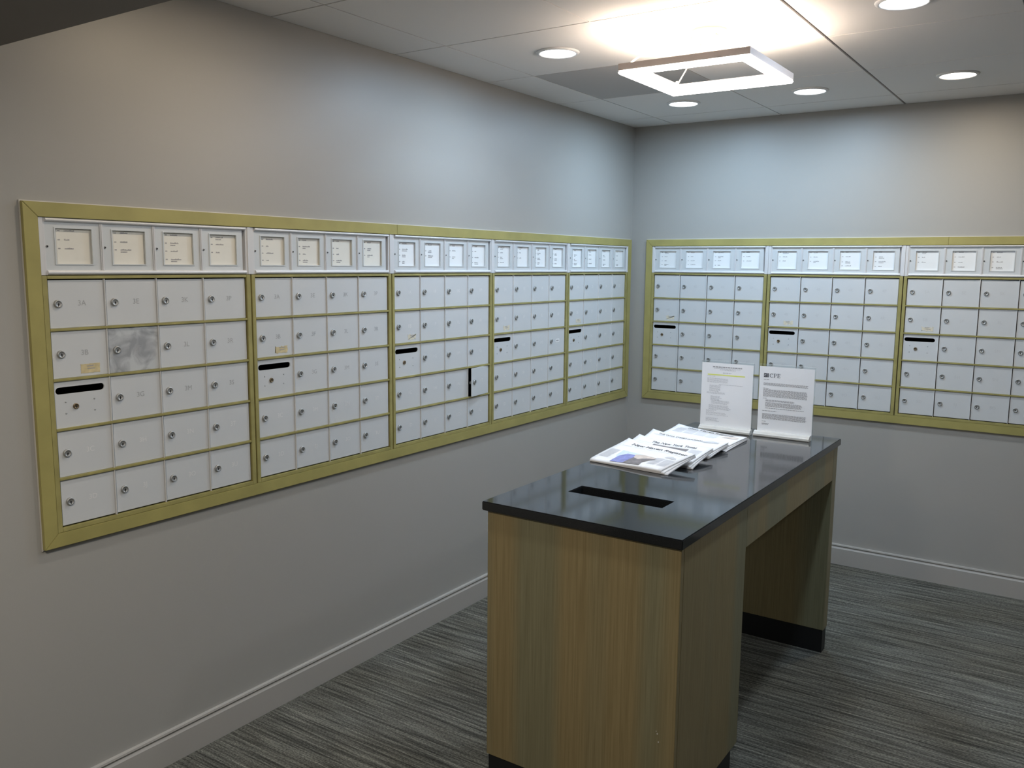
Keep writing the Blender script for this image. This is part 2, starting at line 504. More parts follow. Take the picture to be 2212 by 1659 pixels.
def number_mesh(s, light):
    bm = bmesh.new()
    text_into(bm, s, lambda x, y: (x, -0.0004, y), 0, 0.0, size=0.021)
    return mesh('number', bm, ('numglintfaint' if s[0] in '45' else 'numglint') if light else 'numdark')
NUMC = {}

def bank_frame_mesh():
    bm = bmesh.new()
    f0, f1 = -WD, 0.012
    z1, z0 = ZL - 0.001, ZB
    box(bm, 0, RIM_L, f0, f1, z0, z1); box(bm, RIM_L + 4 * PITCH, BW, f0, f1, z0, z1)
    box(bm, RIM_L, RIM_L + 4 * PITCH, f0, f1, ZROW, z1); box(bm, RIM_L, RIM_L + 4 * PITCH, f0, f1, z0, ZROW - 5 * RPITCH)
    return mesh('rim', bm, 'goldbar', 0.001)
RIM = bank_frame_mesh()
bm = bmesh.new()
box(bm, RIM_L, RIM_L + 4 * PITCH, -WD + 0.0005, 0.006, -0.0036, 0.0036)
HBAR = mesh('crossbar', bm, 'goldbar', 0.001)
bm = bmesh.new()
box(bm, -0.0027, -0.0003, -WD + 0.0015, 0.006, ZROW - 5 * RPITCH, ZROW)
VBAR = mesh('divider', bm, 'divider', 0.0008)
bm = bmesh.new()                               # hollow body in the wall
t_ = 0.002
box(bm, 0.001, BW - 0.001, 0.36, 0.362, ZB + .001, ZL - 0.002)
box(bm, 0.001, 0.003, 0.012, 0.36, ZB + .001, ZL - 0.002); box(bm, BW - 0.003, BW - 0.001, 0.012, 0.36, ZB + .001, ZL - 0.002)
box(bm, 0.003, BW - 0.003, 0.012, 0.36, ZL - 0.004, ZL - 0.002); box(bm, 0.003, BW - 0.003, 0.012, 0.36, ZB + .001, ZB + 0.003)
BODY = mesh('cabinet_body', bm, 'inside')
bm = bmesh.new(); box(bm, BW + 0.0003, UW - 0.0003, 0.0015, 0.05, ZB + 0.001, ZL - 0.002)  # near-black strip stands in for shade in the gap between banks
CRACK = mesh('gap_shade_strip', bm, 'seam')

COLS = [['A', 'B', None, 'C', 'D'], ['E', 'F', 'G', 'H', 'J'], ['K', 'L', 'M', 'N', 'O'], ['P', 'R', 'S', 'T', 'U']]
def make_bank(label, loc, rotz, floor_, sticker, extra=(), open_cell=None, scuffed=None, white_label=None):
    b_ = thing('mailbox_bank', label, 'mailboxes', loc, rotz, 'mailbox banks set into the walls')
    link('cabinet_body', BODY, b_); link('rim', RIM, b_)
    for r_ in range(1, 5): link('crossbar', HBAR, b_, (0, 0, ZROW - r_ * RPITCH))
    for c_ in range(1, 4): link('divider', VBAR, b_, (RIM_L + c_ * PITCH, 0, 0))
    link('gap_shade_strip', CRACK, b_)
    rnd = random.Random(label)
    for c_ in range(4):
        for r_ in range(5):
            x = RIM_L + c_ * PITCH + 0.00275
            z = ZROW - (r_ + 1) * RPITCH + 0.00375
            y = 0.0005
            if c_ == 0 and r_ == 2:
                d = link('mail_slot_plate', SLOT, b_, (x, y, z)); d['label'] = 'plate with a long black mail slot'
                link('lock', LOCKB, d, (0.058, 0, 0.057))
                continue
            sc = scuffed == (c_, r_)
            if open_cell == (c_, r_):
                # hinged on the right, standing a little open
                hinge = thing_part = bpy.data.objects.new('door', (DOORSC if sc else DOOR).copy())
                me = hinge.data
                for v_ in me.vertices: v_.co.x -= DW
                COL.objects.link(hinge); hinge.parent = b_
                hinge.location = (x + DW, y, z); hinge.rotation_euler = (0, 0, math.radians(7.5))
                hinge['label'] = 'mailbox door standing slightly open'
                d = hinge; ox = -DW
                bm2 = bmesh.new(); box(bm2, -DW + 0.006, -DW + 0.022, 0.004, 0.007, DH / 2 - 0.006, DH / 2 + 0.006)
                box(bm2, -DW - 0.004, -DW + 0.018, 0.007, 0.009, DH / 2 - 0.005, DH / 2 + 0.005)
                obj('latch', bm2, 'lock', d)
            else:
                d = link('door', DOORSC if sc else DOOR, b_, (x, y, z)); ox = 0
                if sc: d['label'] = 'scuffed grey door'
            lz = DH / 2 + 0.0015
            link('lock', LOCK, d, (ox + 0.0245, 0, lz), (0, rnd.uniform(-0.35, 0.35), 0))
            s = floor_ + COLS[c_][r_]
            light = not (floor_ == '3' and r_ < 3)  # lighter numbers carry the stamp's painted highlight
            if (s, light) not in NUMC: NUMC[(s, light)] = number_mesh(s, light)
            link('number', NUMC[(s, light)], d, (ox + 0.0925, 0, lz))
            if c_ == 0 and r_ == 1 and sticker:
                link('sticker', sticker, d, (0.078, 0, 0.008))
            if white_label == (c_, r_):
                bm2 = bmesh.new(); box(bm2, 0, 0.036, -0.0008, 0, 0, 0.018, 0)
                for k in range(4): box(bm2, 0.006 + k * 0.006, 0.0105 + k * 0.006, -0.0011, -0.0007, 0.006, 0.0125, 1)
                obj('sticker', bm2, ['stickerwhite', 'ink'], d, loc=(0.070, 0, lz - 0.009))
    return b_

# directory strips above the banks
bm = bmesh.new()
zt0, zt1, zb0, zb1 = 1.6955, ZD - 0.0005, ZL + 0.003, 1.5665
box(bm, 0.0, 0.0125, -0.004, 0.012, ZL + 0.0005, ZD - 0.0005)                  # left lip
box(bm, 0.0125, 0.0185, -0.001, 0.012, ZL + 0.0005, ZD - 0.0005)
box(bm, 0.6715, 0.6795, -0.003, 0.012, ZL + 0.0005, ZD - 0.0005)
box(bm, 0.6795, 0.6905, -0.006, 0.012, ZL + 0.0005, ZD - 0.0005)
for za, zb_ in ((zt0, zt1), (ZL + 0.0005, zb1)):                               # half-round rails
    n = 8
    pts = []
    zc, hh = (za + zb_) / 2, (zb_ - za) / 2
    for k in range(n + 1):
        a = -PI / 2 + PI * k / n
        pts.append((-0.001 - 0.0075 * math.cos(a), zc + hh * math.sin(a)))
    pts += [(0.012, zb_), (0.012, za)]
    prism(bm, pts, 'x', 0.0185, 0.6715)
DFRAME = mesh('frame', bm, 'alu')
bm = bmesh.new(); box(bm, 0.002, 0.689, 0.012, 0.05, ZL + 0.001, ZD - 0.001); DBACK = mesh('backing', bm, 'alu')
DPW = 0.1535
bm = bmesh.new()                                # window door
zd0, zd1 = 1.5665, 1.6955
hx0, hx1, hz0, hz1 = 0.0285, 0.130, 1.5835, 1.6785
yo, yi = 0.0005, 0.0045
for (a, b2, c2, d2) in ((0, hx0, zd0, zd1), (hx1, DPW, zd0, zd1), (hx0, hx1, zd0, hz0), (hx0, hx1, hz1, zd1)):
    box(bm, a, b2, yo, yi, c2, d2)
bmesh.ops.remove_doubles(bm, verts=bm.verts, dist=1e-6)
bm.faces.ensure_lookup_table()
seen = {}
for f in list(bm.faces):
    key = tuple(sorted(v_.index for v_ in f.verts))
# raised lip round the window on the shadowed sides
box(bm, hx0 - 0.0035, hx1 + 0.0035, yo - 0.0018, yo, hz1, hz1 + 0.003); box(bm, hx0 - 0.0035, hx1 + 0.0035, yo - 0.0018, yo, hz0 - 0.003, hz0)
box(bm, hx0 - 0.0035, hx0, yo - 0.0018, yo, hz0, hz1); box(bm, hx1, hx1 + 0.0035, yo - 0.0018, yo, hz0, hz1)
DDOOR = mesh('window_door', bm, 'window')
bm = bmesh.new(); box(bm, 0, 0.0095, -0.0025, 0.008, zd0, zd1); box(bm, 0.003, 0.0065, -0.0035, -0.0025, zd0, zd1)
DMULL = mesh('mullion', bm, 'alu', 0.0008)

def card_mesh(seed, white):
    rnd = random.Random(seed)
    bm = bmesh.new()
    box(bm, hx0 - 0.003, hx1 + 0.003, 0.0062, 0.0068, hz0 - 0.003, hz1 + 0.003, 0)
    n = rnd.choice((3, 4, 4))
    z = hz1 - 0.009
    for k in range(n):
        zz = z - k * 0.0235 + rnd.uniform(-0.002, 0.002)
        if zz < hz0 + 0.005: break
        x = hx0 + 0.009
        for i in range(2): box(bm, x + i * 0.0034, x + i * 0.0034 + 0.0026, 0.0058, 0.0063, zz, zz + 0.0032, 1)
        x += 0.018
        for i in range(rnd.randint(4, 9)):
            ww = rnd.uniform(0.0015, 0.004); hh = rnd.uniform(0.002, 0.0045)
            box(bm, x, x + ww, 0.0058, 0.0063, zz, zz + hh, 1); x += ww + 0.0008
        if rnd.random() < 0.4:
            x = hx0 + 0.027
            for i in range(rnd.randint(4, 8)):
                ww = rnd.uniform(0.0015, 0.004)
                box(bm, x, x + ww, 0.0058, 0.0063, zz - 0.006, zz - 0.003, 1); x += ww + 0.0008
    return mesh('card', bm, ['cardwhite' if white else 'card', 'ink'])

def make_directory(label, loc, rotz, seed, white):
    b_ = thing('directory_strip', label, 'directory', loc, rotz, 'directory strips above the mailboxes')
    link('frame', DFRAME, b_); link('backing', DBACK, b_)
    for k in range(4):
        x = 0.0185 + k * 0.1633
        d = link('window_door', DDOOR, b_, (x, 0, 0))
        link('name_card', card_mesh(seed * 10 + k, white), d)
        link('lock', LOCKS, d, (0.0042, 0.0005, 1.630))
        if k < 3: link('mullion', DMULL, b_, (x + DPW + 0.0002, 0, 0))
    return b_

def make_trim(label, loc, rotz, length, ext_right, seams):
    """gold casing round a run of banks; mitred pieces and a pale bead of caulk"""
    tr = thing('gold_casing', label, 'trim frame', loc, rotz, 'gold casings round the mailbox runs')
    o = 0.0387
    f0, f1 = -WD - 0.002, WD - 0.0005
    e = 0.0004
    zt, zb_ = ZD + 0.0005, ZB - 0.0005
    L0, L1 = -0.0005, length + 0.0005
    xs = [L0 - o] + list(seams) + [L1 + o]
    for i in range(len(xs) - 1):
        a, b2 = xs[i], xs[i + 1]
        ia = L0 + e if i == 0 else a + e
        ib = L1 - e if i == len(xs) - 2 else b2 - e
        bm = bmesh.new()
        prism(bm, [(a + e, zt + o), (b2 - e, zt + o), (ib, zt), (ia, zt)], 'y', f0, f1)
        obj('top_rail', bm, 'gold', tr, 0.0008)
    bm = bmesh.new(); prism(bm, [(L0 - o + e, zb_ - o), (L1 + o - e, zb_ - o), (L1 - e, zb_), (L0 + e, zb_)], 'y', f0, f1)
    obj('bottom_rail', bm, 'gold', tr, 0.0008)
    bm = bmesh.new(); prism(bm, [(L0 - o, zb_ - o + e), (L0, zb_ + e), (L0, zt - e), (L0 - o, zt + o - e)], 'y', f0, f1)
    obj('stile', bm, 'gold', tr, 0.0008)
    bm = bmesh.new(); prism(bm, [(L1 + o, zb_ - o + e), (L1, zb_ + e), (L1, zt - e), (L1 + o, zt + o - e)], 'y', f0, f1)
    obj('stile', bm, 'gold', tr, 0.0008)
    bm = bmesh.new(); c_ = 0.0028
    a, b2, z0, z1 = L0 - o - 0.0003, L1 + o + 0.0003, zb_ - o - 0.0003, zt + o + 0.0003
    for p in ((a - c_, a, z0 - c_, z1 + c_), (b2, b2 + c_, z0 - c_, z1 + c_), (a, b2, z1, z1 + c_), (a, b2, z0 - c_ * 0.6, z0)):
        box(bm, p[0], p[1], 0.002, f1, p[2], p[3])
    obj('caulk_bead', bm, 'caulk', tr)
    return tr

ROTL = PI / 2
yl = -(S0 + NL * UW)
STK = [sticker_mesh('sticker', 1, 0.0012), sticker_mesh('sticker', 2, 0.004), sticker_mesh('stickerpale', 3, 0.007), sticker_mesh('stickerpale', 4, 0.007), sticker_mesh('stickerpale', 5, 0.007)]
LB = ['mailbox bank at the left end of the left wall, with one smeared grey door',
      'second mailbox bank from the left on the left wall, beside the smeared-door bank',
      'mailbox bank on the left wall with one door standing ajar',
      'mailbox bank on the left wall with a small white label on one door',
      'last mailbox bank on the left wall, tucked against the room corner']
LD = ['directory strip with yellowish cards above the mailbox bank nearest the camera',
      'directory strip of four cards, second from the left on the left wall',
      'directory strip above the left-wall mailbox bank that has a door ajar',
      'directory strip on the left wall, second from the room corner',
      'narrow-looking directory strip on the left wall right beside the room corner']
kw = [dict(scuffed=(1, 1)), {}, dict(open_cell=(3, 3)), dict(white_label=(3, 2)), {}]
for k in range(NL):
    loc = (0, yl + k * UW, 0)
    make_bank(LB[k], loc, ROTL, ['3', '3', '1', '1', '2'][k], STK[k], **kw[k])
    make_directory(LD[k], loc, ROTL, 20 + k, k >= 2)
make_trim('gold casing round the five mailbox banks on the long left wall', (0, yl, 0), ROTL, NL * UW, True, [2 * UW + 0.03])

RB = ['first mailbox bank on the back wall beside the room corner, partly behind the left sign',
      'middle mailbox bank on the back wall, partly behind the CPE letter sign',
      'mailbox bank on the back wall cut off by the right edge of the photo']
RD = ['directory strip on the back wall nearest the room corner',
      'middle directory strip on the back wall, above the CPE letter sign',
      'directory strip on the back wall cut off by the right edge of the photo']
for k in range(NR):
    loc = (X0 + k * UW, 0, 0)
    make_bank(RB[k], loc, 0.0, ['4', '4', '5'][k], STK[2 + k % 3])
    make_directory(RD[k], loc, 0.0, 40 + k, True)
make_trim('gold casing round the mailbox banks on the back wall, behind the desk signs', (X0, 0, 0), 0.0, NR * UW, True, [2 * UW + 0.19])

# ------------------------------------------------------------------ ceiling lamps
def downlight(label, x, y, warm, z=H, power=P_DOWN, color=None):
    t = thing('recessed_downlight', label, 'ceiling light', (x, y, z), 0, 'round recessed ceiling downlights')
    bm = bmesh.new()
    lathe(bm, [(0.069, -0.0005), (0.069, -0.007), (0.074, -0.008), (0.082, -0.0035), (0.083, -0.0003), (0.069, -0.0003)], 40, 0, 'z', cap=False)
    obj('trim_ring', bm, 'white', t)
    bm = bmesh.new()
    lathe(bm, [(0.0688, -0.0008), (0.0688, -0.0045), (0.05, -0.0065), (0.02, -0.0075), (0.001, -0.0077)], 36, 0, 'z', cap=False)
    obj('lens', bm, 'lens_warm' if warm else 'lens_cool', t)
    ld = bpy.data.lights.new('lamp', 'AREA'); ld.shape = 'DISK'; ld.size = 0.13
    ld.energy = power; ld.color = color or (WARM if warm else COOL); ld.spread = math.radians(178)
    lo = bpy.data.objects.new('lamp', ld); COL.objects.link(lo); lo.parent = t; lo.location = (0, 0, -0.0095)
    return t
downlight('white downlight left of the square pendant, nearest the long left wall', 0.552, -1.796, False)
downlight('white downlight just below the square pendant, nearest the room corner', 0.545, -0.578, False)
downlight('white downlight to the right of the square pendant', 1.160, -0.570, False)
downlight('large white downlight cut off by the top edge of the photo', 1.773, -1.790, False)
downlight('warm-toned downlight at the right of the ceiling, near the back wall', 1.772, -0.590, True, power=5.2)
downlight('warm downlight over the left wall above the photo', 0.552, -3.02, True, power=3.8)
downlight('added unseen downlight above the near end of the desk, lighting its side', 1.773, -3.02, False, power=5, color=(0.8, 0.9, 1.0))  # assumed lamp, added to light the desk's side
downlight('added unseen downlight to the right of the desk, brightening its side panel', 3.00, -1.79, False, power=7, color=(0.90, 0.94, 1.0))  # assumed lamp out of view, added to brighten the desk's side panel
downlight('added unseen warm fill downlight in the low soffit, left of the camera', 1.20, -4.50, True, z=2.10, power=22, color=(1.0, 0.90, 0.78))  # added fill lamp for the desk front and the left doors

# square pendant ring
RX0, RX1, RY0, RY1, RZ = 0.925, 1.381, -2.013, -1.560, 2.235
cx, cy = (RX0 + RX1) / 2, (RY0 + RY1) / 2
t = thing('square_pendant_light', 'glowing square ring pendant light hanging below the ceiling', 'pendant light', (cx, cy, RZ))
def ring(bm, o_, i_, z0, z1, mi=0):
    def rect(h, z): return [bm.verts.new(p) for p in ((-h, -h, z), (h, -h, z), (h, h, z), (-h, h, z))]
    A, B, Cc, D = rect(o_, z0), rect(o_, z1), rect(i_, z1), rect(i_, z0)
    for P, Q in ((A, B), (B, Cc), (Cc, D), (D, A)):
        for k in range(4):
            bm.faces.new((P[k], P[(k + 1) % 4], Q[(k + 1) % 4], Q[k])).material_index = mi
ho = (RX1 - RX0) / 2; hi = ho - 0.040
bm = bmesh.new(); ring(bm, ho, hi + 0.002, 0.012, 0.034); obj('housing', bm, 'ringhousing', t)
bm = bmesh.new(); ring(bm, ho + 0.001, hi, 0.0, 0.0118); obj('lower_diffuser', bm, 'ring_dn', t, 0.004, 3)
bm = bmesh.new(); ring(bm, hi + 0.0018, hi + 0.0002, 0.012, 0.034); obj('inner_diffuser', bm, 'ring_side', t)
bm = bmesh.new(); ring(bm, ho - 0.010, hi + 0.012, 0.0342, 0.036); obj('upper_diffuser', bm, 'ring_up', t)
bm = bmesh.new(); lathe(bm, [(0.001, H - RZ - 0.03), (0.055, H - RZ - 0.03), (0.06, H - RZ - 0.026), (0.06, H - RZ - 0.0004), (0.001, H - RZ - 0.0004)], 32, 0, 'z'); obj('canopy', bm, 'canopy', t)
for sx, sy in ((-1, 1), (1, 1), (1, -1)):
    bm = bmesh.new(); tube(bm, [(sx * (hi + .012), sy * (hi + .012), 0.034), (sx * 0.04, sy * 0.04, H - RZ - 0.025)], 0.0022)
    lathe(bm, [(0.006, 0.034), (0.006, 0.046), (0.002, 0.049)], 10, 0, 'z', (sx * (hi + .012), sy * (hi + .012), 0))
    obj('cable', bm, 'cable', t)
bm = bmesh.new()
pa, pb, pc = Vector((-(hi + .012), -(hi + .012), 0.034)), Vector((-0.16, -0.15, 0.10)), Vector((-0.045, -0.03, H - RZ - 0.026))
tube(bm, [pa.lerp(pb, k / 8).lerp(pb.lerp(pc, k / 8), k / 8) for k in range(9)], 0.0035)
obj('power_cord', bm, 'cable', t)

# ------------------------------------------------------------------ desk
DX0, DX1, DY0, DY1, DZ = 0.880, 1.514, -2.726, -1.100, 0.900
PX0, PX1, PY0, PY1 = 0.892, 1.506, -2.712, -2.208
ZP, ZK = 0.8725, 0.098
desk = thing('mail_sorting_desk', 'tall wooden desk with a black stone top and a letter slot', 'desk', (0, 0, 0))
bm = bmesh.new()                                # top with the slot cut through
hx0_, hx1_, hy0_, hy1_ = 1.034, 1.344, -2.480, -2.397
for (a, b2, c2, d2) in ((DX0, hx0_, DY0, DY1), (hx1_, DX1, DY0, DY1), (hx0_, hx1_, DY0, hy0_), (hx0_, hx1_, hy1_, DY1)):
    vs = [(a, c2), (b2, c2), (b2, d2), (a, d2)]
xs = [DX0, hx0_, hx1_, DX1]; ys = [DY0, hy0_, hy1_, DY1]
V = {(i, j, k): bm.verts.new((xs[i], ys[j], (ZP, DZ)[k])) for i in range(4) for j in range(4) for k in range(2)}
for i in range(3):
    for j in range(3):
        if i == 1 and j == 1: continue
        for k in (0, 1):
            bm.faces.new([V[q] for q in ((i, j, k), (i + 1, j, k), (i + 1, j + 1, k), (i, j + 1, k))])
for i in range(3):
    for j in (0, 3): bm.faces.new([V[q] for q in ((i, j, 0), (i + 1, j, 0), (i + 1, j, 1), (i, j, 1))])
    for j in (0, 3): bm.faces.new([V[q] for q in ((j, i, 0), (j, i + 1, 0), (j, i + 1, 1), (j, i, 1))])
for j in (1, 2): bm.faces.new([V[q] for q in ((1, j, 0), (2, j, 0), (2, j, 1), (1, j, 1))])
for i in (1, 2): bm.faces.new([V[q] for q in ((i, 1, 0), (i, 2, 0), (i, 2, 1), (i, 1, 1))])
obj('countertop', bm, 'stone', desk, 0.0025, 2)['label'] = 'black polished stone top with slot'
pt = 0.019
bm = bmesh.new(); box(bm, PX0, PX1, PY0, PY0 + pt, ZK, ZP - 0.0005); 
pn = obj('end_panel', bm, 'wood', desk, 0.001)
bm = bmesh.new()
for (x, z, dx, dz) in ((1.455, 0.345, 0.003, 0.006), (1.452, 0.352, 0.002, 0.004), (1.459, 0.322, 0.0028, 0.006)):
    prism(bm, [(x, z), (x + dx, z + dz * .3), (x + dx * .6, z + dz), (x - dx * .3, z + dz * .7)], 'y', PY0 - 0.0004, PY0 + 0.0001)
obj('chip', bm, 'caulk', pn)
bm = bmesh.new(); box(bm, PX1 - pt, PX1, PY0 + pt + 0.0005, PY1, ZK, ZP - 0.0005); obj('side_panel', bm, 'wood2', desk, 0.001)
bm = bmesh.new(); box(bm, PX0, PX0 + pt, PY0 + pt + 0.0005, PY1, ZK, ZP - 0.0005); obj('side_panel', bm, 'wood2', desk, 0.001)
bm = bmesh.new(); box(bm, PX0 + pt + .0005, PX1 - pt - .0005, PY1 - pt, PY1, ZK, ZP - 0.0005); obj('inner_panel', bm, 'wood2', desk, 0.001)
bm = bmesh.new(); box(bm, PX0 + pt + .0005, PX1 - pt - .0005, PY0 + pt + .0005, PY1 - pt - .0005, ZK, ZK + 0.012); obj('bin_floor', bm, 'kick', desk)
LY0, LY1 = -1.174, -1.116
bm = bmesh.new(); box(bm, PX1 - pt, PX1, PY1 + 0.0005, LY0 - 0.0005, 0.738, ZP - 0.0005); obj('apron', bm, 'wood2', desk, 0.001)
bm = bmesh.new(); box(bm, PX0, PX0 + pt, PY1 + 0.0005, LY0 - 0.0005, 0.738, ZP - 0.0005); obj('apron', bm, 'wood2', desk, 0.001)
bm = bmesh.new(); box(bm, PX0, PX1, LY0, LY1, ZK, ZP - 0.0005); obj('leg_panel', bm, 'wood', desk, 0.001)
bm = bmesh.new(); box(bm, PX0 + 0.004, PX1 - 0.014, PY0 + 0.006, PY1 - 0.014, 0.0005, ZK - 0.0003); obj('toe_kick', bm, 'kick', desk)
bm = bmesh.new(); box(bm, PX0 + 0.004, PX1 - 0.003, LY0 + 0.001, LY1 - 0.004, 0.0005, ZK - 0.0003); obj('toe_kick', bm, 'kick', desk)

# ------------------------------------------------------------------ newspapers
def newspaper(label, BL, BR, TR, TL, thick, layers, sag, prints, seed, curl=0.008, splay=0.02):
    """folded paper: BL..TL are corners of the top sheet in the room; a runs right, b away from the fold"""
    rnd = random.Random(seed)
    TL = TL - Vector((0, 0, curl))
    base = (BL + BR + TR + TL) / 4
    t = thing('newspaper', label, 'newspaper', (base.x, base.y, 0.9005), 0, 'folded newspapers on the desk')
    org = Vector((base.x, base.y, 0.9005))
    def top(a, b_):
        p = (BL * (1 - a) + BR * a) * (1 - b_) + (TL * (1 - a) + TR * a) * b_
        z = p.z + sag * 0.010 * math.sin(PI * min(1, max(0, b_))) * (1 - 0.5 * a) + 0.0025 * math.sin(5 * a + seed)
        z += curl * max(0.0, 1 - a / 0.3) ** 2 * max(0.0, (b_ - 0.55) / 0.45) ** 2
        ed = max(0.0, 1 - b_ / 0.045)                # roll over the fold at the near edge
        z -= (thick * 0.5) * (1 - math.sqrt(max(0, 1 - ed * ed)))
        return Vector((p.x, p.y, z))
    NA, NB = 14, 18
    bs = [0, 0.004, 0.012, 0.025, 0.045] + [0.045 + 0.955 * k / (NB - 5) for k in range(1, NB - 4)]
    for L in range(layers):
        bm = bmesh.new()
        lo, hi_ = thick * L / layers, thick * (L + 0.82) / layers
        ext = lambda q: 1.0 + (0 if L == 0 else splay * L * (1.15 - q) ** 1.5)
        bst = 0.0 if L == 0 else rnd.uniform(0.0, 0.012)
        bend = 1.0 if L == 0 else 1.0 - rnd.uniform(-0.012, 0.02)
        drop = 0 if L == 0 else 0.0015
        def P(a, b_, off):
            q = top(a, b_)
            zz = q.z - off - drop * a
            return Vector((q.x, q.y, max(zz, 0.9008 + 0.0004 * (layers - L)))) - org
        g1 = [[bm.verts.new(P(ext(b_) * i / NA, bst + (bend - bst) * b_, lo)) for b_ in bs] for i in range(NA + 1)]
        g2 = [[bm.verts.new(P(ext(b_) * i / NA, bst + (bend - bst) * b_, hi_) - Vector((0, 0, 0.0002))) for b_ in bs] for i in range(NA + 1)]
        nb = len(bs) - 1
        for i in range(NA):
            for j in range(nb):
                bm.faces.new((g1[i][j], g1[i + 1][j], g1[i + 1][j + 1], g1[i][j + 1])).smooth = True
                bm.faces.new((g2[i][j], g2[i][j + 1], g2[i + 1][j + 1], g2[i + 1][j])).smooth = True
            for j in (0, nb): bm.faces.new((g1[i][j], g1[i + 1][j], g2[i + 1][j], g2[i][j]))
        for j in range(nb):
            for i in (0, NA): bm.faces.new((g1[i][j], g1[i][j + 1], g2[i][j + 1], g2[i][j]))
        obj('front_page' if L == 0 else 'inner_page', bm, 'news' if L == 0 else 'newsedge' if L == 2 else 'news', t)
    W_ = (BR - BL).length; Hh = (TL - BL).length
    def on(a, b_, up=0.0009): return top(a, b_) + Vector((0, 0, up)) - org
    for kind, args in prints:
        bm = bmesh.new()
        if kind == 'head':
            s, ac, bc, wd, sz, red = args
            text_into(bm, s, lambda x, y: on(ac + x / W_, bc + y / Hh), 0, 0.012, width=wd * W_, size=sz)
            if red:
                o = obj('masthead', bm, ['inkdark'], t)
                continue
            obj('masthead', bm, 'inkdark', t)
        elif kind == 'cols':
            a0, a1, b0, b1, n, mt = args
            k = b1
            while k > b0:
                for c_ in range(n):
                    x0_ = a0 + (a1 - a0) * (c_ + 0.04) / n; x1_ = a0 + (a1 - a0) * (c_ + 0.94) / n
                    x1_ -= rnd.uniform(0, 0.25) * (x1_ - x0_) if rnd.random() < 0.2 else 0
                    q = [bm.verts.new(on(*p)) for p in ((x0_, k - 0.007), (x1_, k - 0.007), (x1_, k), (x0_, k))]
                    bm.faces.new(q)
                k -= 0.016
            obj('body_text', bm, mt, t)
        elif kind == 'poly':
            nm, pts, mt, up = args
            # fill with a fan of small quads so that it follows the sheet
            cen = (sum(p[0] for p in pts) / len(pts), sum(p[1] for p in pts) / len(pts))
            rings = []
            for f in (0.02, 0.25, 0.5, 0.75, 1.0):
                rings.append([bm.verts.new(on(cen[0] + (p[0] - cen[0]) * f, cen[1] + (p[1] - cen[1]) * f, up)) for p in pts])
            for q in range(4):
                for k in range(len(pts)):
                    j = (k + 1) % len(pts)
                    bm.faces.new((rings[q][k], rings[q][j], rings[q + 1][j], rings[q + 1][k]))
            obj(nm, bm, mt, t)
    return t

def smooth_poly(pts, n=4):
    out = []
    m_ = len(pts)
    for i in range(m_):
        p, q = pts[i], pts[(i + 1) % m_]
        for k in range(n): out.append((p[0] + (q[0] - p[0]) * k / n, p[1] + (q[1] - p[1]) * k / n))
    return out

# farthest paper first
TL4, TR4, BR4 = Vector((0.8921, -1.3098, 0.9220)), Vector((1.2134, -1.3721, 0.9140)), Vector((1.2098, -1.6358, 0.9120))
newspaper('newspaper lying flat farthest back on the desk, against the left sign', Vector((0.9071, -1.6118, 0.9120)), BR4, TR4, TL4, 0.0115, 3, 0.15,
          [('head', ('New Haven Register', 0.52, 0.90, 0.66, 0.030, False)), ('cols', (0.08, 0.92, 0.828, 0.845, 4, 'inkpale')),
           ('poly', ('photo', smooth_poly([(0.74, 0.70), (0.94, 0.70), (0.95, 0.80), (0.88, 0.86), (0.76, 0.80)]), 'photo_skin', 0.0011)),
           ('cols', (0.06, 0.70, 0.55, 0.80, 4, 'inkpale'))], 1)
TL3, TR3, BR3 = Vector((0.8866, -1.5566, 0.9365)), Vector((1.2165, -1.5919, 0.9265)), Vector((1.2096, -1.6931, 0.9180))
E3 = (TL3 - TR3); BR3b = BR3 + (BR3 - TR3) * 1.0
newspaper('newspaper with a capital-letter masthead, second from the back of the overlapping pile', Vector((0.9210, -1.8374, 0.9130)), BR3b, TR3, TL3, 0.0105, 3, 0.25,
          [('head', ('THE WALL STREET JOURNAL.', 0.42, 0.88, 0.60, 0.024, False)), ('cols', (0.06, 0.92, 0.80, 0.83, 5, 'inkpale')),
           ('poly', ('photo', smooth_poly([(0.72, 0.80), (0.92, 0.80), (0.92, 0.89), (0.82, 0.93), (0.72, 0.88)]), 'inkpale', 0.0011))], 2)
TL2, TR2, BR2 = Vector((0.9108, -1.7332, 0.9475)), Vector((1.2244, -1.7708, 0.9360)), Vector((1.2185, -1.9814, 0.9140))
newspaper('newspaper with a dark front photo, just under the front newspaper of the pile', Vector((0.9101, -1.9659, 0.9130)), BR2, TR2, TL2, 0.0125, 3, 0.35,
          [('head', ('The New York Times', 0.54, 0.84, 0.60, 0.034, False)), ('cols', (0.08, 0.9, 0.745, 0.76, 4, 'inkpale')),
           ('poly', ('photo', smooth_poly([(0.30, 0.50), (0.78, 0.50), (0.78, 0.70), (0.50, 0.715), (0.30, 0.735)]), 'photo_dark', 0.0011)),
           ('cols', (0.80, 0.96, 0.45, 0.72, 1, 'inkpale'))], 3)
BL1, BR1 = Vector((0.8846, -2.0796, 0.9130)), Vector((1.1719, -2.1067, 0.9130))
TL1, TR1 = Vector((0.9214, -1.8456, 0.9540)), Vector((1.2296, -1.9540, 0.9480))
